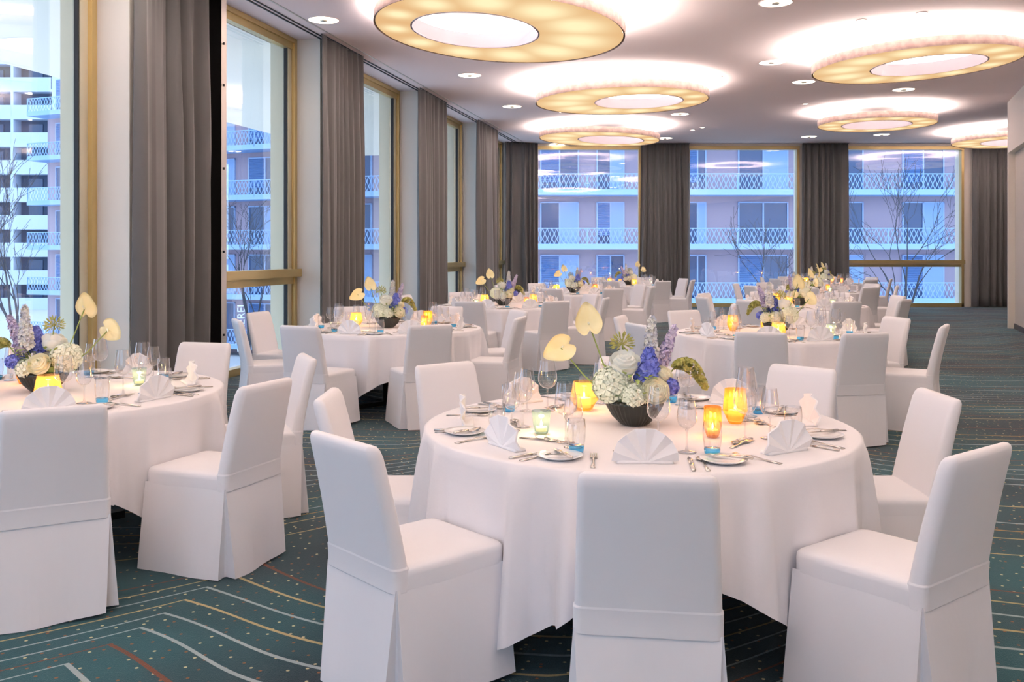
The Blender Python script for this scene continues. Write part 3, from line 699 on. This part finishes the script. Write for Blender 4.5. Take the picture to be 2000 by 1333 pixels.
# name, mesh, (x,y,z) of bloom from the bowl foot, euler, what, label
FLOWERS = [('white_hydrangea','hydr',(-.100,-.03,.175),(0,0,0),'hydrangea','large white hydrangea head in the flower bowl'),
 ('white_hydrangea','hydr_s',(-.012,-.095,.140),(0,0,1),'hydrangea','small greenish white hydrangea at the front of the flower bowl'),
 ('white_ranunculus','ran',(-.046,-.04,.262),(.5,0,0),'ranunculus','round white ranunculus high in the flower bowl'),
 ('cream_rose','rose',(.070,-.110,.155),(1.05,0,.15),'rose','larger cream rose low in the flower bowl'),
 ('cream_rose','rose_s',(.118,-.04,.215),(.8,.4,.4),'rose','smaller cream rose in the flower bowl'),
 ('blue_hyacinth','hya',(.052,-.03,.205),(.1,.05,0),'hyacinth','deep blue hyacinth in the flower bowl'),
 ('blue_cornflower','blu_s',(.145,-.06,.172),(0,0,0),'cornflower','small violet blue flower at the rim of the flower bowl'),
 ('pale_delphinium','del',(.068,.02,.250),(0,.06,0),'delphinium','tallest pale delphinium spike in the flower bowl'),
 ('lilac_delphinium','del2',(.105,.03,.230),(0,.38,0),'delphinium','leaning lilac delphinium spike in the flower bowl'),
 ('anthurium','anth',(-.200,-.02,.445),(-.15,-.12,0),'anthurium','upright cream anthurium rising above the flower bowl'),
 ('anthurium','anth',(-.318,-.03,.335),(-.1,-2.1,0),'anthurium','lower cream anthurium leaning out of the flower bowl'),
 ('white_hydrangea','hydr_s',(.045,.095,.140),(0,0,2),'hydrangea','small white hydrangea at the back of the flower bowl'),
 ('cream_rose','rose',(-.050,.105,.150),(-1.0,0,0),'rose','cream rose at the back of the flower bowl'),
 ('lilac_stock','blu_s',(.125,.075,.165),(0,0,0),'cornflower','small violet blue flower at the back of the flower bowl'),
 ('green_agapanthus','agap',(-.050,.02,.345),(0,0,0),'agapanthus','spiky green agapanthus in the flower bowl'),
 ('green_amaranth','ama',(.175,-.01,.255),(0,0,0),'amaranth','drooping green amaranth at the side of the flower bowl')]
SKIP = {}
def bouquet(tx, ty, tz, rot, tname, seed, small=False):
    r = empty('flower_bowl', (tx,ty,tz), rot); tag(r, 'dark ribbed flower bowl on '+tname, 'bowl', 'flower bowls'); obj('bowl', BOWL, r)
    g = empty('leaf_collar', (tx,ty,tz+.115), rot); tag(g, 'green leaf collar under the blooms on '+tname, 'foliage', 'bouquet foliage'); l = obj('leaves', FL['green'], g); l['kind'] = 'stuff'
    R3 = Matrix.Rotation(rot,3,'Z'); rr = random.Random(seed)
    for nm, mk, off, eu, cat, lab in FLOWERS:
        if seed: off = (off[0]+rr.uniform(-.02,.02), off[1]+rr.uniform(-.02,.02), off[2]*rr.uniform(.95,1.05))
        p = R3 @ Vector(off); f = empty(nm, (tx+p.x,ty+p.y,tz+p.z), rot); tag(f, lab+' on '+tname, cat, 'cut flowers')
        h = obj('spathe' if mk == 'anth' else ('petals' if mk in ('ran','rose','rose_s') else 'florets'), FL[mk], f, None, eu)
        if mk not in ('anth','ran','rose','rose_s'): h['kind'] = 'stuff'
        if mk == 'anth': obj('spadix', FL['spadix'], h, (0,-.008,-.012), (-.9,0,0))
        if not small or mk == 'anth': obj('stem', stem_me(off), f)

# ------------------------------------------------------------------ tables
TR, TZ = .915, .75
def cloth_mesh(angs, rot, seed):
    rnd = random.Random(seed); n = 192; top = TZ+.004
    def gap(a):
        if not angs: return 1
        d = min(abs((a-c+PI)%(2*PI)-PI) for c in angs); return max(0,min(1,(d-.13)/.13))
    k1, k2, p1, p2 = rnd.choice((23,25,27)), rnd.choice((29,31)), rnd.uniform(0,6), rnd.uniform(0,6)
    rows = [[(0,0)]]
    secs = []
    for r_ in (.25,.5,.75,.88,.905):
        secs.append([(r_*math.cos(2*PI*j/n), r_*math.sin(2*PI*j/n), top) for j in range(n)])
    NR = 14
    for i in range(NR+1):
        t = i/NR; ring = []
        for j in range(n):
            a_ = 2*PI*j/n; c4 = .5-.5*math.cos(4*(a_-rot)); hem = .37-.27*c4**1.3+.012*math.sin(7*a_+p1)
            g = gap(a_); fold = max(0,math.sin(k1*a_+p1+.9*math.sin(3*a_+p2)))**1.3; f2 = math.sin(k2*a_+p2)
            z = top-.006 - (top-.006-hem)*t
            tt = t**.65
            r_ = TR+.004 + tt*( -.014*(1-g) + g*(-.004 + .105*fold + .012*f2) + (1-g)*.008*math.sin(k2*a_+p2) )
            if i == 0: r_ = TR+.003; z = top-.006
            ring.append((r_*math.cos(a_), r_*math.sin(a_), z))
        secs.append(ring)
    mb = MB(); mb.loft(secs, True, False, False)
    o = len(mb.v); mb.v.append((0,0,top)); mb.f += [(o, (j+1)%n, j) for j in range(n)]
    return mb.mesh('tablecloth','linen',True)
TAB_TOP = MB().lathe([(.0001,.72),(TR-.01,.72),(TR-.004,.735),(TR-.01,TZ),(.0001,TZ)], 64).mesh('table_top','wood',True)
TAB_COL = MB().lathe([(.0001,.03),(.05,.03),(.05,.72),(.0001,.72)], 16).mesh('pedestal','darkmetal',True)
TAB_FOOT = MB().box((-.03,0,0),(.03,.42,.04)).mesh('foot','darkmetal')
SEATN = ['front','front-right','right','back-right','back','back-left','left','front-left']
def inview(x, y, z, m=60):
    if y < .8: return False
    px = 1000+F*x/y; return -m < px < 2000+m
def seat_names(angs):
    order = sorted(angs, key=lambda d: (d+90+22) % 360)
    # front = closest to -90
    f = min(angs, key=lambda d: abs((d+90+180)%360-180)); s = sorted(angs, key=lambda d: (d-f)%360)
    names = SEATN if len(s) == 8 else SEATN[:len(s)]
    return {d: names[i] for i, d in enumerate(s)}
def place(tx, ty, tz, deg, who, tname, detail, rnd):
    a_ = D2(deg); u = Vector((math.cos(a_),math.sin(a_),0)); v = Vector((-u.y,u.x,0))     # u outward; v to the right of the diner
    rz = a_+PI/2                                                                          # local +Y points inward
    at = 'at the %s place of %s' % (who, tname)
    def P(t, rad, z=0): q = Vector((tx,ty,tz)) + v*t + u*rad; return (q.x,q.y,q.z+z)
    J = lambda s: rnd.uniform(-s,s)
    nk = empty('fan_napkin', P(.01+J(.012), .765+J(.01)), rz+PI+J(.18)); tag(nk, 'white fan-folded napkin '+at, 'napkin', 'fan-folded napkins')
    obj('fan', TW['fan'], nk, (0,-.012,-.008)); obj('folded_base', TW['fold'], nk, (0,-.032,0))
    pp = P(-.30+J(.01), .70+J(.01)); tag(obj('side_plate', TW['plate'], None, pp, rz), 'small white side plate '+at, 'plate', 'side plates')
    if detail >= 1:
        def cut(name, mesh, t, rad, dr, lab, z=0): tag(obj(name, mesh, None, P(t,rad,z), rz+dr), lab+' '+at, 'cutlery', 'polished cutlery')
        cut('fork', TW['fork'], -.178+J(.006), .745, J(.05), 'steel dinner fork')
        cut('knife', TW['knife'], .172+J(.006), .75, J(.05), 'steel dinner knife')
        cut('spoon', TW['spoon'], .218+J(.006), .75, J(.05), 'steel soup spoon')
        if detail >= 2:
            cut('butter_knife', TW['butter'], -.285, .70, .25+J(.2), 'butter knife lying on the side plate', .016)
            cut('dessert_fork', TW['dfork'], -.02+J(.01), .555, -PI/2+.25+J(.1), 'dessert fork laid crosswise')
            cut('dessert_spoon', TW['dspoon'], .03+J(.01), .520, PI/2+.15+J(.1), 'dessert spoon laid crosswise')
    for key, t, rad, lab in (('wine_l',.075,.50,'large wine glass'),('wine_s',.165,.545,'smaller wine glass')):
        g = empty('wine_glass', P(t+J(.012),rad+J(.012)), J(3)); tag(g, lab+' '+at, 'wine glass', 'wine glasses'); obj('stem', TW[key][0], g); obj('bowl', TW[key][1], g)
    g = empty('tumbler', P(.245+J(.012),.60+J(.012)), J(3)); tag(g, 'water tumbler with blue base '+at, 'tumbler', 'blue-based tumblers'); obj('body', TW['tum_body'], g); obj('base', TW['tum_base'], g)

CANDLES = [('gold',.43,.02),('copper',.265,-.29),('smoky',-.42,-.22),('amber',-.20,.36)]
# name, x, y, chair angles (degrees, -90 faces the camera), optional chair radius offsets, detail, bouquet turn, cloth turn
TABLES = [
 ('the nearest right-hand table', .54, 4.03, [-96,-140,178,129,84,44,2,-50], {178:-.10,2:-.13,44:-.03}, 2, 0, 0),
 ('the nearest left-hand table', -2.50, 4.98, [-108,-62,-23,23,72,117,162,-153], {23:-.05,72:-.04}, 2, PI, .5),
 ('the second left-hand table', -1.22, 9.16, [-111,-68,-16,27,70,114,164,-153], {-111:.06,-68:-.03,-16:-.1}, 2, .5, .35),
 ('the second right-hand table', 2.41, 8.50, [-111,-79,-28,13,60,115,162,-158], {-28:-.05,13:-.2}, 2, 2.4, .2),
 ('the third left-hand table', -.12, 12.95, [-107,-62,-17,28,73,118,166,-152], {}, 1, .2, .6),
 ('the third right-hand table', 4.0, 13.0, [-132,-84,-42,5,50,95,142,-168], {}, 1, 2.0, 0),
 ('the fourth left-hand table', 1.12, 16.96, [-109,-66,-19,26,71,116,161,-154], {}, 1, .3, .3),
 ('the fourth right-hand table', 5.67, 17.5, [-112,-67,-22,23,68,113,158,-157], {}, 1, 1.4, .4),
 ('the farthest left-hand table', 2.63, 21.0, [-112,-67,-22,23,68,113,158,-157], {}, 0, 2.8, .1),
 ('the farthest right-hand table', 7.35, 21.9, [-112,-67,-22,23,68,113,158,-157], {}, 0, .8, .5)]
for ti, (tname, tx, ty, angs, dr, detail, brot, crot) in enumerate(TABLES):
    rnd = random.Random(100+ti)
    t = empty('round_table', (tx,ty,0)); tag(t, 'round banquet table under the white cloth of '+tname, 'table', 'round banquet tables')
    obj('table_top', TAB_TOP, t); obj('pedestal', TAB_COL, t)
    for k in range(4): obj('foot', TAB_FOOT, t, (0,0,0), PI/4+k*PI/2)
    nm = seat_names(angs)
    tag(obj('tablecloth', cloth_mesh([D2(a_) for a_ in angs], crot, ti), None, (tx,ty,0)), 'white draped cloth of '+tname, 'tablecloth', 'white tablecloths')
    z = TZ+.0045
    for a_ in angs:
        rad = 1.125+dr.get(a_,0); an = D2(a_); cx, cy = tx+rad*math.cos(an), ty+rad*math.sin(an)
        if inview(cx, cy, 0, 260): chair(cx, cy, an+PI+rnd.uniform(-.05,.05), 'white covered chair at the %s place of %s' % (nm[a_], tname), ti < 2)
        sx, sy = tx+.7*math.cos(an), ty+.7*math.sin(an)
        if inview(sx, sy, 0, 120): place(tx, ty, z, a_, nm[a_], tname, detail, rnd)
    bouquet(tx+(0 if ti else -.012), ty-.01, z, brot, tname, ti, ti > 3)
    for k, (kd, x, y) in enumerate(CANDLES):
        c, s = math.cos(brot), math.sin(brot); candle(kd, tx+c*x-s*y, ty+s*x+c*y, z, HNAME[kd]+' on '+tname)

# ------------------------------------------------------------------ outside: blocks of flats, trees, street
GZ = -4.6
mb = MB(); mb.box((-120,5.5+21,GZ-.2),(80,140,GZ)); mb.box((-120,-20,GZ-.2),(-8,26.5,GZ))
struct('ground', mb, 'ground', 'grey street far below the windows', 'ground')
PX = F/51.0
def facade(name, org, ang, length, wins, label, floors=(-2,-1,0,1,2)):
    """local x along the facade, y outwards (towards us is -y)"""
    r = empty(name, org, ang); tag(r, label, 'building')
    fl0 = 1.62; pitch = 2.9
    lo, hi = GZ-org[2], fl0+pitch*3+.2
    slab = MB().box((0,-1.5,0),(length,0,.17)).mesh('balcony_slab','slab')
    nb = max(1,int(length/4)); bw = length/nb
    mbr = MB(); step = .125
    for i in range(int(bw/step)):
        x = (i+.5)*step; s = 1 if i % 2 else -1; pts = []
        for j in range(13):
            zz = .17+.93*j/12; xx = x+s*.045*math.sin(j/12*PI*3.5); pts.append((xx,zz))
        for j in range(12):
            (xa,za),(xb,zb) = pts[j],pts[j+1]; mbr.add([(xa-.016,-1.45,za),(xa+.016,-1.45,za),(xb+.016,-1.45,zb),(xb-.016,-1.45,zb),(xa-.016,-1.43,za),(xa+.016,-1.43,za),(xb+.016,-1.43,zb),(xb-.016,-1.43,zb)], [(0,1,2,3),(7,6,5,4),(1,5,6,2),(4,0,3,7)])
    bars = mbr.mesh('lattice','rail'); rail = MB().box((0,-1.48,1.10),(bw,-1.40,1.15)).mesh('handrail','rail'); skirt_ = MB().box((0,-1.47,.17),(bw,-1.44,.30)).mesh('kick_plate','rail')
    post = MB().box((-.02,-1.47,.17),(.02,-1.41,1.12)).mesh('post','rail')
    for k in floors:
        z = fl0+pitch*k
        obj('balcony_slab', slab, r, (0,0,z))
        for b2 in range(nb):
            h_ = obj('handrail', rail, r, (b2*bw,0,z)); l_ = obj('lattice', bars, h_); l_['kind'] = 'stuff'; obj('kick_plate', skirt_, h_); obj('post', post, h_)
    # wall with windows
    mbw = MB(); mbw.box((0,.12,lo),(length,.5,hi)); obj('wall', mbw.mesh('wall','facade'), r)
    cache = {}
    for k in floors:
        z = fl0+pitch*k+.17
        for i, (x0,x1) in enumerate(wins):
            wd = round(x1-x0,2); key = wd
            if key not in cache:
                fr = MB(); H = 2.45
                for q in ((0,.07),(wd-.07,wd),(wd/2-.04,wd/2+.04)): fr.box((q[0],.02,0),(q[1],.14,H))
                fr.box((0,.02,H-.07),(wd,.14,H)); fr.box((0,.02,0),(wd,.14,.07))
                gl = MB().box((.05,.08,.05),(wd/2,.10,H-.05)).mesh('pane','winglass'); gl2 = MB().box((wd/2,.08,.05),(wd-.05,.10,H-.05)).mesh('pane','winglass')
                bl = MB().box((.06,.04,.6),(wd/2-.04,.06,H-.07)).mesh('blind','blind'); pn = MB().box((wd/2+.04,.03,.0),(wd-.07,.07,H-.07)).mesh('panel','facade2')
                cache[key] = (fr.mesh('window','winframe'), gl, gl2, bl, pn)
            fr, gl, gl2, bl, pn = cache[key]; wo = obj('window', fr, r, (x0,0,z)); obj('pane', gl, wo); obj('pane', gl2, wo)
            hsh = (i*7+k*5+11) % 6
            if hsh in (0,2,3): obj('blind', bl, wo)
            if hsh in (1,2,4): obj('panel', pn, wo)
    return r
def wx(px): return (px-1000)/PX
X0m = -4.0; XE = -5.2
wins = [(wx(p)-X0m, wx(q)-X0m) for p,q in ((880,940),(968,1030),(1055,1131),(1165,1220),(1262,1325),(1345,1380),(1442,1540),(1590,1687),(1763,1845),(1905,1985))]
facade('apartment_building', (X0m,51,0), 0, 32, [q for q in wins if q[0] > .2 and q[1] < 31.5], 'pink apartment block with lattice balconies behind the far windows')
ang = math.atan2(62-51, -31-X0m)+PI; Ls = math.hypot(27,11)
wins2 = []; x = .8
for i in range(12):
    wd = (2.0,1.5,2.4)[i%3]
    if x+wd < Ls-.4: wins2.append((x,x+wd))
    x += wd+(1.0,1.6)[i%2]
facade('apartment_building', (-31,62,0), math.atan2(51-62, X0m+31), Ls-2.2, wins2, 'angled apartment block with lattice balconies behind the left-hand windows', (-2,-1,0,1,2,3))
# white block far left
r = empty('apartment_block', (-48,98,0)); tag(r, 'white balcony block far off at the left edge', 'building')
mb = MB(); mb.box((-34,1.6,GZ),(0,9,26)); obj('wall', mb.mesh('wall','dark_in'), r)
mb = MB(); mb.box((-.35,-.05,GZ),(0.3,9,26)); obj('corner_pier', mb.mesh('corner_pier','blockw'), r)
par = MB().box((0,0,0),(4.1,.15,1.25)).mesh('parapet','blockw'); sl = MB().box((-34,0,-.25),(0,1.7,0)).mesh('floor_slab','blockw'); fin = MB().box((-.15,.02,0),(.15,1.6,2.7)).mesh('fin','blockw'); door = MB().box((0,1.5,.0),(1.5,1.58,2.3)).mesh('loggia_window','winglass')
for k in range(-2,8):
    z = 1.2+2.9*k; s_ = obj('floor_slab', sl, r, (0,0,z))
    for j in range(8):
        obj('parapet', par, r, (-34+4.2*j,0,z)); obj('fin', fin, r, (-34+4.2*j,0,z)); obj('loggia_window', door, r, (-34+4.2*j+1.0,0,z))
mb = MB(); mb.box((-34.5,-.1,24.4),(.4,9,26.2)); obj('roof', mb.mesh('roof','blockw'), r)

def tree(x, y, z0, h, seed, label, lean=0, spread=1):
    rnd = random.Random(seed); r = empty('bare_tree', (x,y,z0)); tag(r, label, 'tree', 'bare winter trees')
    trunk = MB(); br = MB()
    def grow(p, d, L_, rad, lv):
        n = 4; pts = [p]; rr = [rad]
        q = p.copy(); dd = d.copy()
        for i in range(n):
            dd = (dd+Vector((rnd.uniform(-1,1),rnd.uniform(-1,1),rnd.uniform(-.3,.6)))*.12).normalized(); q = q+dd*(L_/n); pts.append(q.copy()); rr.append(max(.007,rad*(1-.45*(i+1)/n)))
        (trunk if lv == 0 else br).tube(pts, rr, 6 if lv < 2 else 4)
        if lv >= 5 or L_ < .3: return
        for k in range(3 if lv < 4 else 2):
            i = rnd.choice((2,3,4)) if k else 4; a_ = rnd.uniform(0,2*PI); tilt = rnd.uniform(.3,.75)*spread
            e = dd.orthogonal().normalized(); e2 = dd.cross(e); nd = (dd*math.cos(tilt)+(math.cos(a_)*e+math.sin(a_)*e2)*math.sin(tilt)+Vector((0,0,.12))).normalized()
            grow(pts[i], nd, L_*rnd.uniform(.62,.8), rr[i]*.68, lv+1)
    grow(Vector((0,0,0)), Vector((lean,0,1)).normalized(), h*.36, h*.017, 0)
    obj('trunk', trunk.mesh('trunk','bark',True), r); b2 = obj('branches', br.mesh('branches','bark',True), r); b2['kind'] = 'stuff'
tree(14.6, 34.5, GZ, 9.0, 11, 'bare tree seen through the right far window with transom')
tree(10.6, 36, GZ, 8.0, 5, 'bare tree leaning outside the middle far window', -.12)
tree(-16.5, 31, GZ, 8.5, 8, 'bare tree outside the window at the left edge', 0, .7)
tree(-12.4, 44, GZ, 8.5, 21, 'bare tree outside the window right of the first curtain', .05)
# vertical bakery lettering on the angled facade
tc = bpy.data.curves.new('sign_text','FONT'); tc.body = 'B\u00c4CKEREI'; tc.size = .62; tc.extrude = .02; tc.align_x = 'LEFT'
to = bpy.data.objects.new('shop_lettering', tc); COL.objects.link(to); to.data.materials.append(M['letter'])
dg = bpy.context.evaluated_depsgraph_get(); me = bpy.data.meshes.new_from_object(to.evaluated_get(dg)); bpy.data.objects.remove(to)
ang2 = math.atan2(51-62, X0m+31); yy = 53.6; xx = (478-1000)/F*yy
tag(obj('shop_lettering', me, None, (xx,yy,-4.3), (PI/2, -PI/2, 0)), 'white vertical BÄCKEREI lettering outside the left-hand window', 'sign')
